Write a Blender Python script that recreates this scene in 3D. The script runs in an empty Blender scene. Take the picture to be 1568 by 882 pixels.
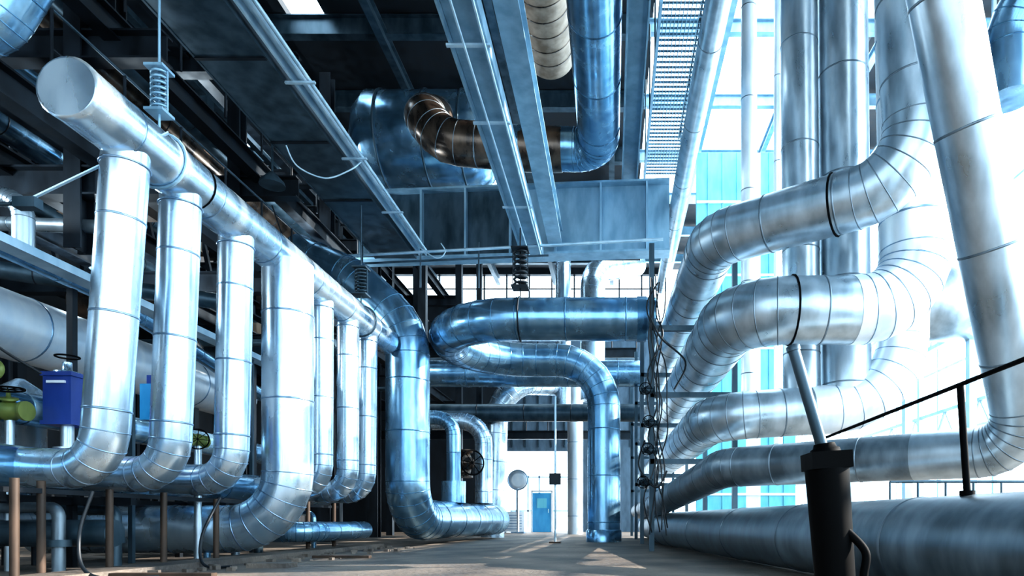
import bpy, bmesh, math, random
from mathutils import Vector, Matrix
random.seed(4)
scene = bpy.context.scene

# ---------------------------------------------------------------- materials
def new_mat(name):
    m = bpy.data.materials.new(name); m.use_nodes = True
    nt = m.node_tree
    return m, nt, nt.nodes["Principled BSDF"]

def metal(name, c1, c2, metallic=0.85, r0=0.2, r1=0.42, scale=1.3, bump=0.04, streak=3.0, spec=.5):
    m, nt, b = new_mat(name)
    N, L = nt.nodes, nt.links
    tc = N.new("ShaderNodeTexCoord")
    mp = N.new("ShaderNodeMapping"); mp.inputs["Scale"].default_value = (1, 1, 0.35)
    n1 = N.new("ShaderNodeTexNoise"); n1.inputs["Scale"].default_value = scale; n1.inputs["Detail"].default_value = 3
    n2 = N.new("ShaderNodeTexNoise"); n2.inputs["Scale"].default_value = scale*streak; n2.inputs["Detail"].default_value = 4
    L.new(tc.outputs["Object"], mp.inputs[0]); L.new(mp.outputs[0], n1.inputs[0]); L.new(mp.outputs[0], n2.inputs[0])
    cr = N.new("ShaderNodeValToRGB"); cr.color_ramp.elements[0].position = .35; cr.color_ramp.elements[1].position = .65
    cr.color_ramp.elements[0].color = (*c1, 1); cr.color_ramp.elements[1].color = (*c2, 1)
    L.new(n2.outputs[0], cr.inputs[0]); L.new(cr.outputs[0], b.inputs["Base Color"])
    mr = N.new("ShaderNodeMapRange"); mr.inputs[1].default_value = .3; mr.inputs[2].default_value = .7
    mr.inputs[3].default_value = r0; mr.inputs[4].default_value = r1
    L.new(n2.outputs[0], mr.inputs[0]); L.new(mr.outputs[0], b.inputs["Roughness"])
    bp = N.new("ShaderNodeBump"); bp.inputs["Strength"].default_value = bump*2; bp.inputs["Distance"].default_value = .05
    L.new(n1.outputs[0], bp.inputs["Height"]); L.new(bp.outputs[0], b.inputs["Normal"])
    b.inputs["Metallic"].default_value = metallic
    b.inputs["Specular IOR Level"].default_value = spec
    return m

M = {}
M['alu']    = metal("aluminium_jacket", (.48,.65,.79), (.68,.82,.92), .86, .20, .32, bump=.14)
M['alu_s']  = metal("aluminium_seam", (.22,.36,.5), (.36,.5,.65), .9, .25, .4)
M['blue']   = metal("blue_jacket", (.17,.35,.52), (.30,.52,.70), .86, .18, .30, bump=.14)
M['blue_s'] = metal("blue_seam", (.06,.16,.28), (.12,.28,.42), .85, .2, .4)
M['grey']   = metal("galvanised_jacket", (.38,.47,.53), (.56,.66,.73), .82, .26, .40, 1.6, bump=.10)
M['grey_s'] = metal("galvanised_seam", (.13,.17,.20), (.24,.30,.35), .8, .3, .5)
M['worn_shade']  = metal("weathered_shaded_jacket", (.14,.18,.21), (.27,.34,.39), .7, .32, .5, 1.6, bump=.1)  # dark tone: weathering, plus shade put into the floor main's colour
M['white']  = metal("pale_jacket", (.72,.82,.9), (.9,.95,.98), .45, .3, .45)
M['copper'] = metal("copper_jacket", (.06,.05,.045), (.20,.145,.11), .8, .22, .38)
M['dark']   = metal("dark_steel", (.004,.007,.011), (.013,.022,.032), .4, .4, .6)
M['mid']    = metal("mid_steel", (.03,.06,.08), (.075,.12,.155), .55, .3, .5)
M['steel']  = metal("painted_girder", (.20,.35,.46), (.31,.49,.61), .45, .35, .5)
M['rail']   = metal("bright_rail", (.38,.56,.68), (.58,.75,.85), .5, .3, .5)
M['rust']   = metal("rusty_steel", (.03,.02,.014), (.09,.058,.04), .3, .5, .7)
M['black']  = metal("black_iron", (.0004,.0006,.0008), (.0015,.002,.003), .0, .6, .8, spec=.08)
M['warm']   = metal("warm_lagging", (.32,.23,.16), (.58,.46,.36), .3, .4, .6)
M['bluepaint'] = metal("blue_paint", (.01,.04,.22), (.02,.06,.3), .0, .3, .4, bump=.02)
M['cyanpaint'] = metal("cyan_paint", (.03,.3,.6), (.06,.4,.7), .0, .3, .4, bump=.02)
M['green']  = metal("valve_green", (.10,.15,.03), (.25,.30,.08), .2, .35, .5)
M['wallwhite'] = metal("white_plaster", (.75,.8,.85), (.85,.88,.9), 0, .7, .8, bump=.05)
M['wallcyan'] = metal("cyan_cladding", (.12,.50,.64), (.19,.60,.72), .0, .5, .6, bump=.05)
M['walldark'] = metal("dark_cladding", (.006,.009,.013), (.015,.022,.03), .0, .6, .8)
M['wallgrey'] = metal("grey_cladding", (.07,.11,.15), (.12,.18,.24), .0, .6, .8)
M['cable'] = metal("cable_rubber", (.005,.008,.012), (.01,.015,.02), .0, .4, .5)

def lamp_mat():
    m, nt, b = new_mat("fill_lamp_glass")
    b.inputs["Base Color"].default_value = (.9,.95,1,1)
    b.inputs["Emission Color"].default_value = (.85,.95,1,1); b.inputs["Emission Strength"].default_value = 8
    return m
M['lamp'] = lamp_mat()

def floor_mat():
    m, nt, b = new_mat("dusty_concrete"); N, L = nt.nodes, nt.links
    tc = N.new("ShaderNodeTexCoord")
    n1 = N.new("ShaderNodeTexNoise"); n1.inputs["Scale"].default_value = .9; n1.inputs["Detail"].default_value = 9
    n2 = N.new("ShaderNodeTexNoise"); n2.inputs["Scale"].default_value = 14; n2.inputs["Detail"].default_value = 5
    L.new(tc.outputs["Object"], n1.inputs[0]); L.new(tc.outputs["Object"], n2.inputs[0])
    cr = N.new("ShaderNodeValToRGB"); e = cr.color_ramp.elements
    e[0].position=.32; e[0].color=(.045,.042,.041,1); e[1].position=.7; e[1].color=(.22,.18,.145,1)
    L.new(n1.outputs[0], cr.inputs[0]); L.new(cr.outputs[0], b.inputs["Base Color"])
    b.inputs["Roughness"].default_value=.62
    bp = N.new("ShaderNodeBump"); bp.inputs["Strength"].default_value=.5; bp.inputs["Distance"].default_value=.05
    L.new(n2.outputs[0], bp.inputs["Height"]); L.new(bp.outputs[0], b.inputs["Normal"])
    return m
M['floor'] = floor_mat()

# ---------------------------------------------------------------- mesh builder
def V(*a): return Vector(a)

def fillet(pts, bend, gore=math.radians(15)):
    pts = [Vector(p) for p in pts]
    out = [(pts[0], False)]
    for i in range(1, len(pts)-1):
        a, p, c = pts[i-1], pts[i], pts[i+1]
        d1 = (p-a).normalized(); d2 = (c-p).normalized()
        ang = d1.angle(d2)
        if ang < math.radians(4):
            out.append((p, False)); continue
        R = bend[i-1] if isinstance(bend, (list, tuple)) else bend
        t = R*math.tan(ang/2)
        tmax = min((p-a).length, (c-p).length)*.98
        if i-1 > 0: tmax = min(tmax, (p-a).length*.5)
        if i+1 < len(pts)-1: tmax = min(tmax, (c-p).length*.5)
        if t > tmax: t = tmax; R = t/math.tan(ang/2)
        s = p - d1*t
        axis = d1.cross(d2).normalized()
        ctr = s + axis.cross(d1)*R
        n = max(2, int(math.ceil(ang/gore)))
        for k in range(n+1):
            q = Matrix.Rotation(ang*k/n, 3, axis) @ (s-ctr) + ctr
            out.append((q, True))
    out.append((pts[-1], False))
    return out

class MB:
    def __init__(s, name):
        s.name = name; s.bm = bmesh.new(); s.mats = []
    def mi(s, key):
        m = M[key]
        if m not in s.mats: s.mats.append(m)
        return s.mats.index(m)
    def _tube(s, P, r, seg, mi, caps, radii=None, smooth=True):
        n = len(P)
        T = []
        for i in range(n):
            a = P[max(i-1,0)]; b = P[min(i+1,n-1)]
            if 0<i<n-1: t = (P[i]-a).normalized() + (b-P[i]).normalized()
            else: t = b-a
            T.append(t.normalized())
        up = V(0,0,1) if abs(T[0].z) < .9 else V(1,0,0)
        u = T[0].cross(up).normalized()
        rings = []
        for i in range(n):
            if i:
                q = T[i-1].rotation_difference(T[i]); u = (q @ u)
            u = (u - T[i]*u.dot(T[i])).normalized()
            v = T[i].cross(u)
            rr = radii[i] if radii else r
            rings.append([s.bm.verts.new(P[i] + u*rr*math.cos(2*math.pi*k/seg) + v*rr*math.sin(2*math.pi*k/seg)) for k in range(seg)])
        for i in range(n-1):
            for k in range(seg):
                f = s.bm.faces.new((rings[i][k], rings[i][(k+1)%seg], rings[i+1][(k+1)%seg], rings[i+1][k]))
                f.smooth = smooth; f.material_index = mi
        if caps:
            for ring, rev in ((rings[0], True), (rings[-1], False)):
                vs = [s.bm.verts.new(v.co) for v in ring]
                if rev: vs.reverse()
                f = s.bm.faces.new(vs); f.material_index = mi
    def pipe(s, pts, r, bend=None, mat='alu', seam='alu_s', spacing=1.0, seg=36, caps=True, gore=15, phase=.5):
        if bend is None: bend = r*2.4
        F = fillet(pts, bend, math.radians(gore))
        P = [f[0] for f in F]
        Q = [P[0]]
        for p in P[1:]:
            if (p-Q[-1]).length > 1e-4: Q.append(p)
        mi = s.mi(mat)
        s._tube(Q, r, seg, mi, caps)
        if seam:
            si = s.mi(seam)
            def band(c, t, w, h):
                s._tube([c-t*w, c-t*w*.6, c+t*w*.6, c+t*w], r, seg, si, False, [r*.99, r+h, r+h, r*.99])
            for i, (p, g) in enumerate(F):
                if g and 0 < i < len(F)-1:
                    t = ((p-F[i-1][0]).normalized() + (F[i+1][0]-p).normalized())
                    if t.length > 1e-3: band(p, t.normalized(), .006+r*.01, .002+r*.008)
            for i in range(len(F)-1):
                a, b = F[i][0], F[i+1][0]; L = (b-a).length
                if L > spacing*1.1 or (L > .5 and not (F[i][1] and F[i+1][1])):
                    t = (b-a).normalized(); d = spacing*phase
                    while d < L-.1:
                        band(a+t*d, t, .010+r*.016, .003+r*.009); d += spacing
    def tube(s, pts, r, mat, seg=10, bend=0.0, caps=True):
        P = [Vector(p) for p in pts]
        if bend: P = [f[0] for f in fillet(pts, bend)]
        s._tube(P, r, seg, s.mi(mat), caps)
    def curve(s, pts, r, mat, seg=8, n=8):
        P = [Vector(p) for p in pts]; out = []
        for i in range(len(P)-1):
            p0 = P[max(i-1,0)]; p1 = P[i]; p2 = P[i+1]; p3 = P[min(i+2,len(P)-1)]
            for k in range(n):
                t = k/n
                out.append(.5*((2*p1)+(p2-p0)*t+(2*p0-5*p1+4*p2-p3)*t*t+(3*p1-p0-3*p2+p3)*t**3))
        out.append(P[-1]); s._tube(out, r, seg, s.mi(mat), True)
    def prism(s, a, b, w, h, mat, off=(0,0)):
        a, b = Vector(a), Vector(b); t = (b-a).normalized()
        up = V(0,0,1) if abs(t.z) < .95 else V(0,1,0)
        x = t.cross(up).normalized(); y = x.cross(t)
        c = []
        for p in (a, b):
            for sx, sy in ((-1,-1),(1,-1),(1,1),(-1,1)):
                c.append(s.bm.verts.new(p + x*(sx*w/2+off[0]) + y*(sy*h/2+off[1])))
        mi = s.mi(mat)
        for idx in ((3,2,1,0),(4,5,6,7),(0,1,5,4),(1,2,6,5),(2,3,7,6),(3,0,4,7)):
            f = s.bm.faces.new([c[i] for i in idx]); f.material_index = mi
    def box(s, c, size, mat):
        c = Vector(c); s.prism(c-V(0,size[1]/2,0), c+V(0,size[1]/2,0), size[0], size[2], mat)
    def ibeam(s, a, b, w, h, mat, t=.03):
        s.prism(a, b, w, t, mat, (0, h/2)); s.prism(a, b, w, t, mat, (0, -h/2)); s.prism(a, b, t, h, mat)
    def channel(s, a, b, w, h, mat, t=.03):
        s.prism(a, b, w, t, mat, (0, h/2)); s.prism(a, b, t, h, mat, (w/2, 0)); s.prism(a, b, t, h, mat, (-w/2, 0))
    def torus(s, c, axis, R, r, mat, n=24, seg=8):
        c = Vector(c); ax = Vector(axis).normalized()
        u = ax.orthogonal().normalized(); v = ax.cross(u)
        s._tube([c+u*R*math.cos(2*math.pi*k/n)+v*R*math.sin(2*math.pi*k/n) for k in range(n+1)], r, seg, s.mi(mat), False)
    def spring(s, a, b, R, r, mat, turns=7):
        a, b = Vector(a), Vector(b); t=(b-a); u=t.orthogonal().normalized(); v=t.normalized().cross(u)
        n=turns*12
        s._tube([a+t*(k/n)+u*R*math.cos(2*math.pi*k/12)+v*R*math.sin(2*math.pi*k/12) for k in range(n+1)], r, 6, s.mi(mat), True)
    def lathe(s, a, b, radii, mat, seg=28):
        a, b = Vector(a), Vector(b)
        s._tube([a.lerp(b, t) for t, r in radii], 0, seg, s.mi(mat), True, [r for t, r in radii])
    def done(s):
        vs = s.bm.verts
        if not len(vs): return None
        lo = V(min(v.co.x for v in vs), min(v.co.y for v in vs), min(v.co.z for v in vs))
        hi = V(max(v.co.x for v in vs), max(v.co.y for v in vs), max(v.co.z for v in vs))
        c = V((lo.x+hi.x)/2, (lo.y+hi.y)/2, lo.z)
        for v in vs: v.co -= c
        me = bpy.data.meshes.new(s.name); s.bm.to_mesh(me); s.bm.free()
        for m in s.mats: me.materials.append(m)
        o = bpy.data.objects.new(s.name, me); o.location = c
        scene.collection.objects.link(o)
        return o

# ================================================================= SHELL
b = MB("floor"); b.box((-2, 14, -.1), (26, 48, .2), 'floor'); b.done()
b = MB("ground_outside"); b.box((-2, 52, -.15), (60, 27.8, .2), 'wallwhite'); b.done()  # ground coloured white to stand in for sunlit glare outside

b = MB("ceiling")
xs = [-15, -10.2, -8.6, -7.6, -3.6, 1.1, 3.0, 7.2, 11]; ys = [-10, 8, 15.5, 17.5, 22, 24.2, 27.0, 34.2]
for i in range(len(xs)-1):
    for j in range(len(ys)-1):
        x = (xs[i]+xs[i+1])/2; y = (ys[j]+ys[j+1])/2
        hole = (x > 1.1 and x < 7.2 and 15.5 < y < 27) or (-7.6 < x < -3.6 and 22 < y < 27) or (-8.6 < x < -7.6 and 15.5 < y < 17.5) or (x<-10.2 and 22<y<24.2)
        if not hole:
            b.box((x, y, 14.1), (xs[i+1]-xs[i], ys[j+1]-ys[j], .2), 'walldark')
for y in range(-7, 34, 3):
    b.ibeam((-14.8, y, 13.7), (1.0, y, 13.7), .25, .5, 'mid')
    b.ibeam((1.0, y, 13.7), (10.8, y, 13.7), .18, .35, 'steel')
for x in (-12, -9.3, -6, -3, 0):
    b.ibeam((x, -9, 13.3), (x, 34, 13.3), .2, .35, 'mid')
for x in (3, 5.2, 7.2):
    b.ibeam((x, -9, 13.4), (x, 34, 13.4), .15, .25, 'steel')
b.done()

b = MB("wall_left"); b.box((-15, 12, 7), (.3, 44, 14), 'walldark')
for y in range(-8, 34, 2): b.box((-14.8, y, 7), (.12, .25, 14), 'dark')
b.done()

# unseen wall added behind the camera; piers and slots streak pipe reflections
b = MB("reflection_wall")
x = -15.0
while x < 9.2:
    b.box((x+.75, -9, 7), (1.4, .3, 14), 'wallgrey'); x += 3.4
b.box((-2.9, -9, .6), (24.2, .3, 1.2), 'wallgrey'); b.box((-2.9, -9, 13.3), (24.2, .3, 1.4), 'wallgrey'); b.box((-2.9, -9, 6.5), (24.2, .25, .4), 'wallgrey')
for k in range(40): b.box((-14.7+.62*k, -9, 7), (.05, .08, 12), 'dark')
b.done()

b = MB("wall_back")
def panel(x0, x1, z0, z1, mat, y=34.2, t=.3): b.box(((x0+x1)/2, y, (z0+z1)/2), (x1-x0, t, z1-z0), mat)
panel(-15, -6.1, 0, 12.0, 'walldark')
panel(-6.1, -1.6, 4.3, 12.0, 'wallgrey')
panel(-1.6, 2.6, 0, 11.2, 'wallgrey')
panel(-15, 2.6, 13.7, 14.2, 'walldark')
for x in [-14+1.2*k for k in range(14)]: b.box((x, 34.2, 12.8), (.07, .2, 1.8), 'dark')
b.prism((-15, 34, 12.9), (2.6, 34, 12.9), .06, .06, 'dark')
for x in [-6+.7*k for k in range(12)]: b.box((x, 34.0, 7), (.06, .1, 5), 'mid')
panel(-6.1, -1.6, 6.0, 6.7, 'steel', 34.0, .1)
b.done()

b = MB("wall_cyan")
b.box((3.75, 22, 6.6), (1.7, .15, 13.2), 'wallcyan')
b.box((4.85, 22, 6.6), (.5, .15, 13.2), 'wallwhite')
b.box((5.7, 22, 6.6), (1.2, .15, 13.2), 'wallcyan')
for z in (1.5,4,6.5,9,11.5): b.box((4.6, 21.9, z), (3.4, .06, .08), 'wallwhite')
for x in (3.3,3.8,4.3,5.4,5.9): b.box((x, 21.9, 6.6), (.04, .04, 13.2), 'wallcyan')
b.done()

b = MB("window_right")
for y in [-8+2.6*k for k in range(17)]:
    b.box((9.2, y, 6.8), (.08, .08, 13.6), 'rail')
for z in (1.2, 3.0, 4.8, 8.4, 13.6):
    b.box((9.2, 13, z), (.06, 43, .06), 'rail')
b.box((9.2, 13, .4), (.3, 43, .8), 'wallwhite')
b.done()

b = MB("yard_gate")
for x in (-5.9, -5.2, -4.5, -2.4, -1.9): b.box((x, 39.8, 1.7), (.1, .1, 3.4), 'rail')
for z in (1.2, 3.3): b.prism((-6.3,39.8,z),(-1.5,39.8,z),.1,.1,'rail')
b.done()

b = MB("door_1")
b.box((-3.62, 33.2, 1.02), (.95, .06, 2.04), 'cyanpaint')
b.box((-4.14, 33.2, 1.05), (.08, .14, 2.1), 'wallwhite'); b.box((-3.1, 33.2, 1.05), (.08, .14, 2.1), 'wallwhite'); b.box((-3.62, 33.2, 2.12), (1.12, .14, .1), 'wallwhite')
b.box((-3.62, 33.16, 1.5), (.5, .03, .5), 'wallcyan'); b.tube([(-3.28,33.1,1.0),(-3.28,33.1,1.2)], .02, 'alu')
b.done()

# ================================================================= LEFT MANIFOLD
b = MB("steam_manifold")
HX, HZ = -5.09, 4.65
b.pipe([(HX, 6.0, HZ), (HX, 14.4, HZ-.02)], .29, mat='alu', spacing=1.35, phase=.45)
b.lathe((HX, 5.97, HZ), (HX, 6.04, HZ), [(0,.27),(.2,.296),(1,.296)], 'alu')
b.torus((HX, 7.75, HZ), (0,1,0), .294, .012, 'black')
def drop(y, xt, xb, r, zb=1.14, lower=-6.5):
    b.pipe([(xt, y, HZ-.1), (xb, y, zb), (lower, y+.25, zb+.04)], r, bend=.42, mat='alu', spacing=1.0, phase=.8, gore=22)
    b.torus((xt+(xb-xt)*.07, y, HZ-.34), (0,0,1), r+.004, .012, 'alu_s')
drop(6.72, -5.09, -5.34, .215)
drop(7.57, -5.09, -5.23, .215)
drop(8.68, -5.09, -5.16, .215)
drop(11.2, -5.07, -5.08, .19)
drop(12.3, -5.07, -5.07, .2)
drop(13.3, -5.07, -5.10, .19)
b.pipe([(-6.5, 4.5, 1.18), (-6.5, 14.5, 1.18)], .24, mat='blue', seam='blue_s', spacing=1.1)
b.pipe([(-4.93, 9.75, HZ-.15), (-4.93, 9.75, .47), (-8.5, 9.5, .47)], .36, bend=.85, mat='alu', spacing=1.3, phase=.6)
b.done()

b = MB("lagged_main_pipe")
b.pipe([(-8.5, 5, 3.35), (-8.5, 14.5, 3.35)], .47, mat='white', seam='alu_s', spacing=1.2)
b.pipe([(-9.6, 11.5, 4.5), (-8.3, 11.5, 4.5), (-8.3, 12.6, 3.9)], .26, mat='copper', seam='grey_s')
b.prism((-8.5, 8, .0), (-8.5, 8, 2.9), .14, .14, 'dark'); b.prism((-8.5, 13, .0), (-8.5, 13, 2.9), .14, .14, 'dark')
b.done()

b = MB("condensate_pipe")
b.pipe([(-7.6, 5, 4.05), (-7.6, 9.5, 4.0), (-7.6, 14, 3.3)], .13, mat='blue', seam='blue_s', spacing=1.5)
b.pipe([(-9.8, 8.4, 4.85), (-7.72, 8.4, 4.85), (-7.72, 8.4, 4.05)], .12, mat='grey', seam='grey_s', spacing=.8)
b.pipe([(-10.5, 9.6, 5.1), (-7.6, 9.6, 5.0)], .1, mat='grey', seam='grey_s')
b.pipe([(-9.8, 10.2, 4.6), (-6.5, 11.5, 4.45)], .14, mat='mid', seam='dark')
b.pipe([(-7.4, 6.5, 2.0), (-7.4, 14, 2.0)], .2, mat='blue', seam='blue_s')
b.done()

b = MB("cable_tray")
b.prism((-6.75, 4.5, 3.66), (-6.75, 14.3, 3.62), .22, .02, 'rail')
b.prism((-6.75, 4.5, 3.70), (-6.75, 14.3, 3.66), .02, .1, 'rail', (.11, 0)); b.prism((-6.75, 4.5, 3.70), (-6.75, 14.3, 3.66), .02, .1, 'rail', (-.11, 0))
for k in range(4): b.tube([(-6.82+.04*k, 4.5, 3.69), (-6.82+.04*k, 14.2, 3.66)], .012, 'cable', 6)
for y in (6, 9, 12): b.prism((-6.75, y, 0), (-6.75, y, 3.64), .06, .06, 'mid')
b.done()

def valve(name, c, r, axis, mat, wheel=None, wheel_axis=(0,0,1)):
    b = MB(name); c = Vector(c); a = Vector(axis).normalized()
    b.lathe(c-a*r*1.6, c+a*r*1.6, [(0,r*.9),(.1,r*.9),(.101,r*.55),(.3,r*.75),(.5,r),(.7,r*.75),(.899,r*.55),(.9,r*.9),(1,r*.9)], mat, 20)
    w = Vector(wheel_axis).normalized()
    b.lathe(c, c+w*r*2.0, [(0,r*.6),(.5,r*.45),(.52,r*.7),(.6,r*.7),(.62,r*.2),(1,r*.12)], mat, 16)
    hc = c+w*r*2.0; R = wheel or r*1.1
    b.torus(hc, w, R, r*.09, 'black')
    u = w.orthogonal().normalized(); v = w.cross(u)
    for d in (u, v, (u+v).normalized(), (u-v).normalized()): b.tube([hc-d*R, hc+d*R], r*.05, 'black', 6)
    return b
v = valve("gate_valve", (-6.95, 7.0, 2.3), .13, (0,1,0), 'green', .17, (.6,-.8,.25))
v.tube([(-6.95, 7.0, 0), (-6.95, 7.0, 2.2)], .05, 'grey'); v.done()
v = valve("gate_valve", (-7.15, 7.6, 1.9), .13, (1,0,0), 'green', .15, (.2,-.3,1))
v.tube([(-7.15, 7.6, 0), (-7.15, 7.6, 1.8)], .05, 'grey'); v.done()
v = valve("gate_valve", (-5.95, 9.2, 1.75), .1, (0,1,0), 'green', .14, (.5,-.8,0)); v.tube([(-5.95,9.2,0),(-5.95,9.2,1.7)], .05, 'grey'); v.done()

b = MB("valve_actuator")
b.box((-6.72, 7.9, 2.08), (.34, .3, .56), 'bluepaint'); b.box((-6.72, 7.74, 2.28), (.22, .03, .03), 'wallwhite')
b.box((-6.72, 7.9, 2.38), (.38, .34, .05), 'bluepaint'); b.box((-6.72, 7.9, 1.79), (.38, .34, .05), 'bluepaint')
b.lathe((-6.72, 7.9, 2.35), (-6.72, 7.9, 2.55), [(0,.14),(.4,.14),(.5,.05),(1,.05)], 'alu', 16)
b.tube([(-6.72, 7.9, 1.4), (-6.72, 7.9, 1.85)], .07, 'grey'); b.lathe((-6.72,7.9,1.4),(-6.72,7.9,1.5),[(0,.14),(1,.14)],'grey',16)
b.torus((-6.72, 7.9, 2.62), (0,0,1), .12, .012, 'black')
b.done()
b = MB("valve_actuator")
b.box((-6.42, 9.0, 2.25), (.26, .24, .5), 'cyanpaint'); b.box((-6.42, 9.0, 2.57), (.14, .14, .12), 'bluepaint')
b.tube([(-6.42, 9.0, 1.4), (-6.42, 9.0, 2.05)], .06, 'grey'); b.lathe((-6.42,9.0,1.42),(-6.42,9.0,1.52),[(0,.13),(1,.13)],'grey',16)
b.done()
b = MB("separator_vessel")
b.lathe((-7.95, 8.6, .9), (-7.95, 8.6, 2.5), [(0,.05),(.04,.2),(.1,.28),(.8,.28),(.801,.33),(.86,.33),(.861,.28),(.92,.22),(1,.05)], 'alu')
for dx in (-.2,.2): b.tube([(-7.95+dx, 8.6, 0), (-7.95+dx, 8.6, 1.1)], .04, 'dark')
b.done()

b = MB("pipe_support_frame")
for (x, y, h) in ((-5.6,6.0,1.0),(-5.75,6.45,1.0),(-5.65,7.2,.95),(-5.6,8.0,.95),(-5.5,8.9,.9),(-5.6,11.8,.95),(-5.6,12.9,.95)):
    b.tube([(x, y, 0), (x, y, h)], .038, 'rust'); b.box((x, y, .02), (.2,.2,.04), 'rust')
b.prism((-5.75, 5.2, .90), (-5.75, 13.4, .88), .06, .05, 'dark')
b.done()
b = MB("pipe_support_frame")
for (x, y) in ((-7.0,6.5),(-7.0,8.3),(-7.1,10.5),(-7,12.5)):
    b.prism((x, y, 0), (x, y, 3.6), .08, .08, 'dark')
    b.prism((x-1.9, y, .85), (x+.8, y, .85), .1, .1, 'dark')
b.prism((-7.0, 5, .85), (-7.0, 14, .85), .1, .1, 'dark')
b.done()
b = MB("drain_hose")
b.curve([(-5.35,6.6,.9),(-5.4,6.5,.5),(-5.3,6.4,.15),(-5.0,6.3,.03),(-4.6,6.5,.03)], .018, 'cable')
b.curve([(-5.2,8.5,.9),(-5.25,8.2,.4),(-5.1,8.0,.05),(-4.7,7.9,.03)], .018, 'cable')
b.curve([(-6.9,6.9,3.7),(-6.6,6.8,3.0),(-6.75,6.9,2.6),(-6.6,7.4,2.3)], .015, 'cable')
b.done()
b = MB("floor_pipes")
b.pipe([(-9, 7.6, .45), (-5.9, 7.6, .45)], .16, mat='mid', seam='dark')
b.pipe([(-9, 11.2, .4), (-5.3, 11.2, .4), (-5.3, 13.7, .4)], .18, mat='blue', seam='blue_s')
b.pipe([(-7.9, 5, .55), (-7.9, 14, .55)], .22, mat='worn_shade', seam='grey_s')
for k in range(7):
    y = 6.2+1.15*k; x = -6.1-.25*(k%3)
    b.pipe([(x, y, 0), (x, y, .75), (x-.9, y+.2, .75)], .05+.015*(k%3), bend=.12, mat=('blue','worn_shade','mid')[k%3], seam=None, seg=12)
    b.lathe((x,y,.3),(x,y,.38),[(0,.12),(1,.12)],'mid',12)
b.done()
b = MB("floor_curb")
b.box((-5.4, 10, .04), (.5, 9, .08), 'floor'); b.box((-4.7, 6.6, .03), (1.2, .1, .06), 'rust'); b.box((-4.3, 10.2, .02), (.9, .12, .05), 'rust'); b.box((-4.35,8.2,.03),(.5,.3,.06),'floor')
b.done()
b = MB("floor_rubble")
for k in range(60):
    x=-4.9+random.uniform(-.25,.9)*random.random(); y=random.uniform(6,14); q=random.uniform(.02,.07)
    b.prism((x,y,q*.4),(x+q*1.5,y+random.uniform(-q,q),q*.4),q,q*.8,'floor')
b.done()

# ================================================================= CENTRE-LEFT RISER
b = MB("riser_pipe")
b.pipe([(-7.5, 15.2, 6.9), (-6.1, 15, 6.25), (-4.78, 15, 5.1), (-4.78, 15, .62), (-4.0, 22, .62)], .5, bend=[1.2,1.4,.9], mat='blue', seam='blue_s', spacing=1.2)
b.done()
b = MB("branch_pipe")
b.pipe([(-5.3, 18, 3.5), (-4.45, 18, 3.5), (-4.45, 18, 1.12)], .2, bend=.5, mat='blue', seam='blue_s'); b.lathe((-4.45,18,1.1),(-4.45,18,1.7),[(0,.34),(1,.34)],'blue')
b.done()
b = MB("branch_pipe")
b.pipe([(-5.6, 20, 3.7), (-4.0, 20, 3.7), (-4.0, 20, 1.15)], .27, bend=.7, mat='alu', spacing=1)
b.done()
b = MB("branch_pipe")
b.pipe([(-2.3, 25, 5.9), (-3.3, 22.8, 5.5), (-4.1, 22.8, 4.7), (-4.25, 22.8, .0)], .42, bend=[1.2,1.3], mat='alu')
b.done()
valve("gate_valve", (-4.4, 19.2, 2.3), .26, (0,0,1), 'copper', .36, (.6,-.8,0)).done()

# ================================================================= CENTRE LOOP
b = MB("expansion_loop_pipe")
b.pipe([(.95, 14, 5.0), (-4.0, 14, 5.0), (-4.0, 18, 5.1), (-.22, 18, 5.1), (-.22, 18, .0)], .46, bend=[1.95,1.95,1.3], mat='blue', seam='blue_s', spacing=1.3, gore=15)
b.lathe((-.22,18,0),(-.22,18,.35),[(0,.5),(.9,.5),(1,.46)],'blue')
b.lathe((.55,14,5),(.75,14,5),[(0,.48),(1,.48)],'blue_s')
b.done()
b = MB("crossover_duct")
b.pipe([(-7, 20.5, 5.3), (1.0, 20.5, 5.3)], .42, mat='blue', seam='blue_s', spacing=1.6)
b.pipe([(-7, 22, 4.3), (1.0, 22, 4.3)], .3, mat='mid', seam='dark', spacing=1.6)
b.pipe([(-7, 24, 6.4), (1.0, 24, 6.4)], .3, mat='mid', seam='dark', spacing=1.6)
b.pipe([(-.7, 23.5, 5), (-.7, 23.5, 9.8), (1, 26, 11)], .45, mat='alu', spacing=1.6)
b.pipe([(-1.9, 25, 5), (-1.9, 25, 12), (-3, 26, 13)], .3, mat='alu', spacing=1.6)
b.done()
b = MB("stack_pipe"); b.pipe([(-1.6, 28, .0), (-1.6, 28, 8)], .34, mat='white', seam='alu_s', spacing=1.6); b.done()

# ================================================================= RIGHT BANK
b = MB("steam_line_pipe")
b.pipe([(1.3, 27, 4.9), (1.6, 9.9, 4.95), (3.98, 8.3, 5.0), (3.62, 8.2, 10.5)], .4, bend=[.7,.75], mat='grey', seam='grey_s', spacing=1.0, gore=15)
b.torus((3.1,8.89,4.98),(2.38,-1.6,0),.405,.016,'black')
b.done()
b = MB("steam_line_pipe")
b.pipe([(1.5, 27, 3.65), (1.84, 9.3, 3.65), (3.5, 9.3, 3.65)], .48, bend=[.8], mat='grey', seam='grey_s', spacing=.8, gore=15)
b.pipe([(3.45, 9.3, 3.65), (4.45, 9.35, 3.72), (4.35, 9.45, 11)], .49, bend=[.85], mat='white', seam='alu_s', spacing=.9, gore=15)  # same line in a paler colour: blown-out light painted onto the riser
b.torus((2.6,9.3,3.65),(1,0,0),.49,.014,'black')
b.done()
b = MB("steam_line_pipe")
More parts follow.
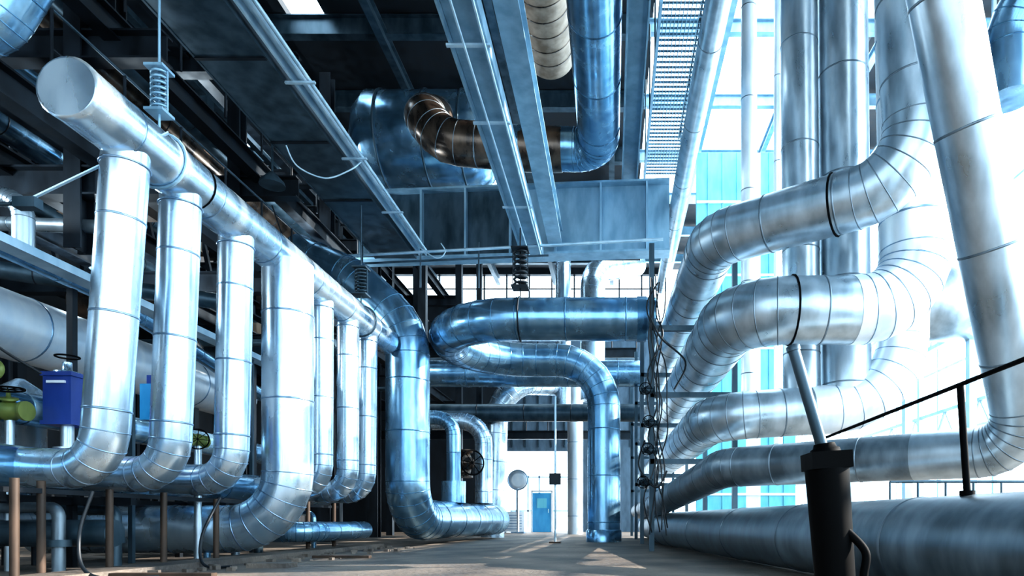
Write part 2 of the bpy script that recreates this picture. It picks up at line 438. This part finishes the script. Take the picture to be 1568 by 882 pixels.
b.pipe([(1.4, 27, 2.3), (1.68, 10.5, 2.3), (3.3, 10.5, 2.4)], .39, bend=[.7], mat='grey', seam='grey_s', spacing=.8, gore=15)
b.pipe([(3.25, 10.5, 2.4), (4.75, 10.5, 2.5), (4.95, 10.6, 11)], .4, bend=[1.2], mat='white', seam='alu_s', spacing=.8, gore=15)  # pale riser colour again stands in for overexposed light
b.pipe([(3.15, 10.6, 2.5), (3.08, 10.6, 11)], .3, mat='grey', seam='grey_s', spacing=1.7)
b.pipe([(3.88, 10.6, 2.5), (3.8, 10.6, 11)], .4, mat='grey', seam='grey_s', spacing=1.7, phase=.2)
b.done()
b = MB("return_line_pipe")
b.pipe([(1.0, 24, .95), (1.1, 15, .98), (1.6, 9.1, 1.35), (3.6, 7.47, 1.35)], .275, bend=[1,.6], mat='worn_shade', seam='grey_s', spacing=1.1, gore=15)
b.pipe([(3.55, 7.51, 1.35), (4.42, 6.8, 1.35), (2.85, 5.6, 5.4)], .28, bend=[.42], mat='grey', seam='grey_s', spacing=1.1, gore=15)
b.done()
b = MB("floor_main_pipe")
b.pipe([(1.3, 22, .4), (1.32, 15, .4), (3.0, .8, .4)], .385, mat='worn_shade', seam='grey_s', spacing=2.2, seg=48)  # darker jacket colour stands in for the unlit side
b.done()
b = MB("vent_pipe"); b.pipe([(3.0, 14, 2.8), (3.0, 14, 13)], .17, mat='white', seam='grey_s', spacing=2); b.pipe([(3.9, 15, 2.0), (3.9, 15, 13)], .1, mat='white', seam='grey_s', spacing=2); b.done()
b = MB("vent_pipe"); b.pipe([(4.9, 6.2, 6.7), (4.35, 7.0, 6.1), (4.35, 7.0, 5.2)], .25, mat='blue', seam='blue_s', spacing=1); b.done()

b = MB("pipe_rack_frame")
for y in (12.5, 16.5, 20.5, 25):
    b.prism((.78, y, 0), (.78, y, 6.0), .1, .1, 'mid'); b.prism((2.4, y, 0), (2.4, y, 6.0), .1, .1, 'mid')
    for z in (4.35, 3.05, 1.75): b.prism((.75, y, z), (2.4, y, z), .1, .1, 'mid')
b.done()
b = MB("control_cables")
for k in range(6):
    x0 = .72+.05*k
    b.curve([(x0+random.uniform(-.12,.12), 12.1+random.uniform(-.1,.2), 5.2-.6*j+random.uniform(-.1,.1)) for j in range(9)], .014, 'cable', 6, 5)
b.curve([(.72,12,4.4),(.9,11.6,3.9),(1.3,11.3,3.4),(1.1,11.2,2.9)], .018, 'cable')
b.curve([(.62,12,2.1),(.5,11.8,1.6),(.8,11.6,1.2),(1.0,11.6,1.5)], .018, 'cable')
b.done()
for (x, z) in ((.66, 3.0), (.7, 1.9), (.72, 2.4), (.62, 1.3)):
    valve("sampling_valve", (x, 11.8, z), .085, (1,0,0), 'mid', .11, (-.3,-1,0)).done()

# ================================================================= CEILING STEEL & SERVICES
b = MB("overhead_beam"); b.channel((-5.36, 5, 7.25), (-5.36, 15.9, 7.25), 1.0, .3, 'mid'); b.prism((-5.36,5,7.12),(-5.36,15.9,7.12), .96,.02,'mid')
for y in (7,9,11,13): b.prism((-5.86,y,7.1),(-4.86,y,7.1),.05,.03,'dark')
b.done()
b = MB("overhead_beam"); b.channel((-4.66, 5, 7.2), (-4.66, 15.8, 7.2), .16, .14, 'rail'); b.tube([(-4.5,5,7.15),(-4.5,15.6,7.15)], .03, 'rail')
for y in (7.5,9.5,11.5,13.5): b.prism((-4.85,y,7.1),(-4.4,y,7.1),.04,.03,'rail')
b.done()
b = MB("overhead_beam"); b.channel((-1.95, 5, 7.2), (-1.95, 15.8, 7.2), .5, .24, 'steel'); b.prism((-1.95,5,7.2),(-1.95,15.8,7.2),.46,.02,'steel')
b.tube([(-2.0,5,7.04),(-2.0,15.6,7.04)], .018, 'rail'); b.tube([(-1.72,5,7.04),(-1.72,15.6,7.04)], .018, 'rail')
for y in (8.7,10.4,13.2): b.prism((-2.25,y,7.06),(-1.65,y,7.06),.05,.03,'rail')
b.done()
b = MB("overhead_beam"); b.ibeam((-1.4, 5, 7.65), (-1.4, 16.0, 7.65), .34, .4, 'steel'); b.done()
b = MB("overhead_beam"); b.channel((.45, 5, 9.3), (.45, 17.5, 9.3), .36, .3, 'steel'); b.done()

b = MB("plate_girder")
A, B = V(-6.6, 16.7, 8.2), V(1.45, 16.1, 8.2)
b.prism(A, V(-2.2,16.36,8.2), .04, 1.7, 'mid'); b.prism(V(-2.2,16.36,8.2), B, .04, 1.7, 'steel')
b.prism(A, B, .5, .05, 'steel', (0,.87)); b.prism(A, B, .5, .05, 'steel', (0,-.87))
for k in range(7):
    p = A.lerp(B, (k+.5)/7); b.prism(p-V(0,.12,.85), p+V(0,-.12,.85), .05, .24, 'steel')
b.done()
b = MB("cross_rail")
b.tube([(-6.6,15.5,7.0),(1.2,14.9,7.15)], .035, 'rail'); b.tube([(-6.6,15.5,6.8),(-1.5,15.2,6.9)], .025, 'mid')
for x in (-6,-4.6,-3.2): b.tube([(x,15.4,6.2),(x,15.4,7.3)], .02, 'mid')
b.done()

b = MB("overhead_main_pipe")
b.pipe([(-.3, 4, 9.5), (-.3, 15.4, 9.5), (-2.9, 15.4, 9.6)], .48, bend=.6, mat='blue', seam='blue_s', spacing=1.6)
b.lathe((-1.2,15.4,9.52),(-2.2,15.4,9.54),[(0,.49),(.3,.5),(.7,.5),(1,.49)],'copper')
b.done()
b = MB("overhead_service_pipe")
b.pipe([(1.57, 5, 8.4), (1.72, 22, 8.6)], .2, mat='grey', seam='grey_s', spacing=2.2); b.done()
b = MB("storage_vessel")
b.lathe((-7.2,17.8,11.1),(-3.0,17.8,11.1),[(0,.05),(.02,.5),(.07,.95),(.15,1.25),(.8,1.25),(.91,1.0),(.97,.5),(1,.05)],'blue',40)
for x in (-6.2,-5,-4): b.torus((x,17.8,11.1),(1,0,0),1.26,.03,'mid',40)
b.pipe([(-4.6,17.0,11.3),(-4.6,15.5,10.4),(-4.0,15.4,9.7),(-2.8,15.4,9.6)], .5, bend=.8, mat='copper', seam='grey_s', spacing=.9, gore=30)
b.done()
b = MB("lagged_air_duct")
b.pipe([(-1.35, 8, 10.9), (-1.35, 14.2, 10.9)], .52, mat='warm', seam='copper', spacing=.4)
for y in (9,11.5,13.8):
    for dx in (-.5,.5): b.tube([(-1.35+dx,y,10.9),(-1.35+dx,y,13.95)],.015,'mid',6)
b.done()

b = MB("grating_walkway")
for k in range(60):
    y = 9+.16*k; b.prism((.95,y,10.6),(1.95,y,10.6),.012,.05,'steel')
for k in range(14):
    x=.95+.077*k; b.prism((x,9,10.6),(x,18.6,10.6),.012,.05,'steel')
for x in (.95,1.95): b.prism((x,9,10.6),(x,18.6,10.6),.06,.18,'steel')
for y in (10,12,14,16,18): b.tube([(1.95,y,10.6),(1.95,y,11.7)],.025,'mid'); b.tube([(.95,y,10.6),(.95,y,13.0)],.02,'mid')
b.tube([(1.95,9,11.7),(1.95,18.6,11.7)],.025,'mid')
b.done()

b = MB("upper_platform")
for (z, y) in ((9.6, 21), (7.4, 26), (4.6, 30)):
    b.ibeam((-12, y, z), (1.0, y, z), .25, .35, 'dark'); b.prism((-12,y+.8,z+.2),(1.0,y+.8,z+.2),1.6,.04,'dark')
    for x in [-12+1.0*k for k in range(14)]: b.tube([(x,y,z+.2),(x,y,z+1.3)],.025,'dark',6)
    for h in (.7,1.3): b.tube([(-12,y,z+h),(1.0,y,z+h)],.025,'dark',6)
for x in (-9,-6.2): b.prism((x,21,0),(x,21,13.0),.25,.25,'dark'); b.prism((x,26,0),(x,26,13.0),.25,.25,'dark'); b.prism((x,30,0),(x,30,13.0),.25,.25,'dark')
b.done()

b = MB("structural_rack")
for y in (9.5, 13.5, 18, 23, 28):
    for x in (-8.0+ (0 if y<20 else -.5), -10.5, -13):
        if x < -9 or y > 15: b.ibeam((x,y,0),(x,y,13.1),.3,.3,'dark')
    for z in (5.6, 7.6, 10.2): b.ibeam((-14.5,y,z),(-6.6,y,z),.25,.4,'dark')
for z in (5.6, 7.6, 10.2):
    for x in (-7.4,-9,-10.5,-12.5): b.ibeam((x,7,z+.3),(x,30,z+.3),.25,.35,'dark')
for y in (9.5,13.5): b.ibeam((-7.9,y,4.6),(-7.9,y,13.1),.25,.25,'dark')
for k in range(9):
    z = random.choice((6.1,8.1,10.8)); x = random.uniform(-13,-7.5)
    b.pipe([(x,7.5,z+.3),(x,random.uniform(18,28),z+.3)], random.uniform(.1,.3), mat=random.choice(('dark','mid','blue','copper')), seam='dark', spacing=2, seg=16)
for k in range(6):
    y=random.uniform(10,22); z=random.choice((5.1,7.1,9.6)); b.pipe([(-14,y,z),(-7,y,z)], random.uniform(.08,.2), mat='mid', seam=None, seg=12)
for k in range(16):
    x=random.uniform(-13.5,-8.3); y=random.uniform(11,22); z=random.choice((5.95,7.95,8.8))
    b.box((x,y,z+.25),(random.uniform(.2,.7),random.uniform(.2,.8),random.uniform(.2,.6)),random.choice(('warm','copper','mid','rust')))
for z in (5.9,7.9):
    for k in range(9): b.tube([(-7.0,8+1.2*k,z),(-7.0,8+1.2*k,z+1.1)],.02,'dark',6)
    b.tube([(-7.0,8,z+1.1),(-7.0,18,z+1.1)],.02,'mid',6); b.tube([(-7.0,8,z+.6),(-7.0,18,z+.6)],.02,'dark',6)
for k in range(4): b.prism((-12+k*1.1,14,5.6),(-13+k*1.1,14,10.2),.08,.08,'dark')
b.done()
b = MB("overhead_branch_pipe"); b.pipe([(-7.8,7,5.75),(-6.7,7,5.95),(-6.3,7,6.6)], .22, bend=.5, mat='blue', seam='blue_s', spacing=.5); b.done()

def hanger(name, x, y, ztop, z0, z1, r, mat='mid', pr=.3, ax=(0,1,0)):
    b = MB(name)
    b.tube([(x,y,ztop),(x,y,z1)], .014, mat); b.tube([(x,y,z1),(x,y,z0-.25)], .014, mat)
    b.spring((x,y,z0),(x,y,z1), r, r*.22, mat, 7)
    b.box((x,y,z1+.02),(r*2.8,r*2.8,.03),mat); b.box((x,y,z0-.02),(r*2.8,r*2.8,.03),mat)
    b.tube([(x-r*1.25,y,z0),(x-r*1.25,y,z1)],.01,mat); b.tube([(x+r*1.25,y,z0),(x+r*1.25,y,z1)],.01,mat)
    b.torus((x,y,z0-.25-pr),ax,pr+.01,.018,mat)
    return b
hanger("spring_hanger", -5.09, 7.2, 7.0, 5.2, 5.65, .075, 'steel', .3).done()
hanger("spring_hanger", -5.09, 13.0, 7.0, 5.2, 5.7, .1, 'mid', .3).done()
hanger("spring_hanger", -2.0, 14.0, 7.0, 5.71, 6.5, .13, 'dark', .46, (1,0,0)).done()
b = MB("sway_brace")
b.prism((-4.78,6.9,4.78),(-5.75,6.3,3.75),.05,.012,'rail'); b.box((-5.75,6.3,3.72),(.22,.1,.1),'mid'); b.tube([(-5.9,6.3,3.72),(-6.8,6.3,3.68)],.02,'mid')
b.done()
b = MB("lighting_cable")
b.curve([(-5.6,11,7.05),(-5.5,11.2,6.8),(-5.1,11.4,6.7),(-4.7,11.5,6.9),(-4.55,11.6,7.1)], .014,'rail')
b.curve([(-4.5,15,7.0),(-4.1,15,6.75),(-3.9,15,6.9),(-4.0,15,7.1)],.014,'rail')
b.curve([(-6.9,13,7.0),(-6.5,13,6.0),(-5.9,13.3,5.3)],.014,'cable')
b.done()
b = MB("ceiling_lamp"); b.lathe((-6.1,11.5,6.62),(-6.1,11.5,6.85),[(0,.22),(.3,.2),(.9,.07),(1,.05)],'mid',20); b.tube([(-6.1,11.5,6.8),(-6.1,11.5,7.6)],.02,'mid'); b.done()

# fill lamps with made-up fittings, added to brighten the left background
for (x, y, z) in ((-9.6, 7.5, 5.3), (-9.6, 12.0, 5.3), (-7.2, 16.0, 7.2), (-10.5, 16, 9.8)):
    b = MB("fill_lamp")
    b.lathe((x,y,z-.1),(x,y,z),[(0,.05),(.4,.1),(1,.12)],'lamp',16)
    b.lathe((x,y,z),(x,y,z+.08),[(0,.16),(.6,.15),(1,.05)],'mid',16); b.tube([(x,y,z+.06),(x,y,z+.2)],.02,'mid')
    b.done()
    L = bpy.data.lights.new("fill_light", 'POINT'); L.energy = 260; L.color = (.75,.9,1); L.shadow_soft_size = .15
    lo = bpy.data.objects.new("fill_light", L); lo.location = (x, y, z-.3); scene.collection.objects.link(lo)

# ================================================================= FAR DETAILS
b = MB("industrial_fan")
b.lathe((-4.4,30,2.5),(-4.4,30.12,2.5),[(0,.3),(.3,.46),(1,.46)],'white'); b.torus((-4.4,29.98,2.5),(0,1,0),.46,.03,'alu_s'); b.tube([(-4.4,30.05,0),(-4.4,30.05,2.1)],.06,'white'); b.box((-4.4,30.05,.04),(.6,.5,.08),'alu_s')
b.done()
b = MB("ventilation_unit")
b.box((-4.75,31,.55),(1.1,.7,.95),'white')
for k in range(6): b.box((-4.75,30.63,.2+.13*k),(.9,.03,.04),'alu_s')
for x in (-5.2,-4.3): b.box((x,31,.04),(.1,.6,.08),'dark')
b.done()
b = MB("marker_pole"); b.tube([(-1.5,17,0),(-1.5,17,3.9)],.03,'rail'); b.box((-1.5,17,.02),(.3,.3,.04),'rust'); b.box((-1.5,16.95,1.7),(.3,.14,.3),'dark')
b.done()

b = MB("truss_gallery")
for z in (2.2, 5.0):
    b.prism((8.2,12,z),(8.2,33,z),.1,.1,'rail'); b.prism((8.2,12,z+1.1),(8.2,33,z+1.1),.08,.08,'rail')
    for k in range(14):
        y=12+1.5*k; b.prism((8.2,y,z),(8.2,y+.75,z+1.1),.04,.04,'rail'); b.prism((8.2,y+.75,z+1.1),(8.2,y+1.5,z),.04,.04,'rail')
for y in (12,17,22,27,32): b.prism((8.2,y,0),(8.2,y,6.2),.12,.12,'rail')
b.done()
b = MB("guard_rail")
b.tube([(5.0,11.5,1.3),(8.0,11.5,1.3)],.03,'mid'); b.tube([(5.0,11.5,.8),(8.0,11.5,.8)],.03,'mid')
for x in (5,5.5,6,6.5,7,7.5,8): b.tube([(x,11.5,0),(x,11.5,1.3)],.02,'mid')
b.done()
b = MB("process_drum"); b.lathe((5.6,13,5.0),(7.9,13,5.0),[(0,.05),(.05,.5),(.15,.75),(.85,.75),(.95,.5),(1,.05)],'grey')
for x in (6,7.3): b.prism((x,13,0),(x,13,4.4),.15,.15,'rail')
b.done()

# ================================================================= FOREGROUND
b = MB("guard_post")
b.lathe((.90,2.5,0),(.84,2.5,.80),[(0,.07),(.9,.082),(1,.084)],'black',20)
b.prism((.84,2.5,.80),(.836,2.5,.865),.155,.15,'black')
b.lathe((.835,2.5,.86),(.83,2.5,.90),[(0,.06),(.5,.055),(.6,.045),(1,.04)],'black',20)
b.tube([(.83,2.5,.86),(.71,2.5,1.27)],.023,'mid',16); b.lathe((.712,2.5,1.262),(.706,2.5,1.285),[(0,.027),(.8,.027),(1,.018)],'mid',16)
b.curve([(.9,2.45,.56),(.96,2.42,.48),(.955,2.42,.38),(1.0,2.42,.33),(1.03,2.42,.37)],.016,'black')
b.box((.9,2.5,.015),(.3,.3,.03),'black')
b.done()
b = MB("handrail")
b.tube([(2.45,2.8,1.56),(2.45,7.3,1.55)],.016,'black',12)
b.tube([(2.50,4.5,.78),(2.45,4.5,1.55)],.024,'black',12); b.lathe((2.5,4.5,.775),(2.5,4.5,.81),[(0,.05),(1,.05)],'black',12)
b.done()

# ================================================================= LIGHT
w = bpy.data.worlds.new("world"); scene.world = w; w.use_nodes = True
nt = w.node_tree; bg = nt.nodes["Background"]
bg.inputs[0].default_value = (.66,.85,1,1); bg.inputs[1].default_value = 5.8

sun = bpy.data.lights.new("sun", 'SUN'); sun.energy = 13; sun.angle = .01; sun.color = (1,.92,.82)
so = bpy.data.objects.new("sun", sun); scene.collection.objects.link(so)
d = Vector((.85,.15,.42)); so.rotation_euler = d.to_track_quat('Z','Y').to_euler()

# ================================================================= CAMERA
cam = bpy.data.cameras.new("camera"); co = bpy.data.objects.new("camera", cam); scene.collection.objects.link(co)
cam.sensor_width = 36; cam.lens = 22.5
cam.shift_x = -(1147-960)/1920; cam.shift_y = (976-540)/1920
co.location = (0,0,.6); co.rotation_euler = (math.radians(90),0,0)
cam.clip_start=.05; cam.clip_end=200
scene.camera = co
scene.view_settings.view_transform = 'Standard'
scene.view_settings.exposure = .12
for lk in ('Medium High Contrast', 'High Contrast'):
    try:
        scene.view_settings.look = lk; break
    except Exception: pass
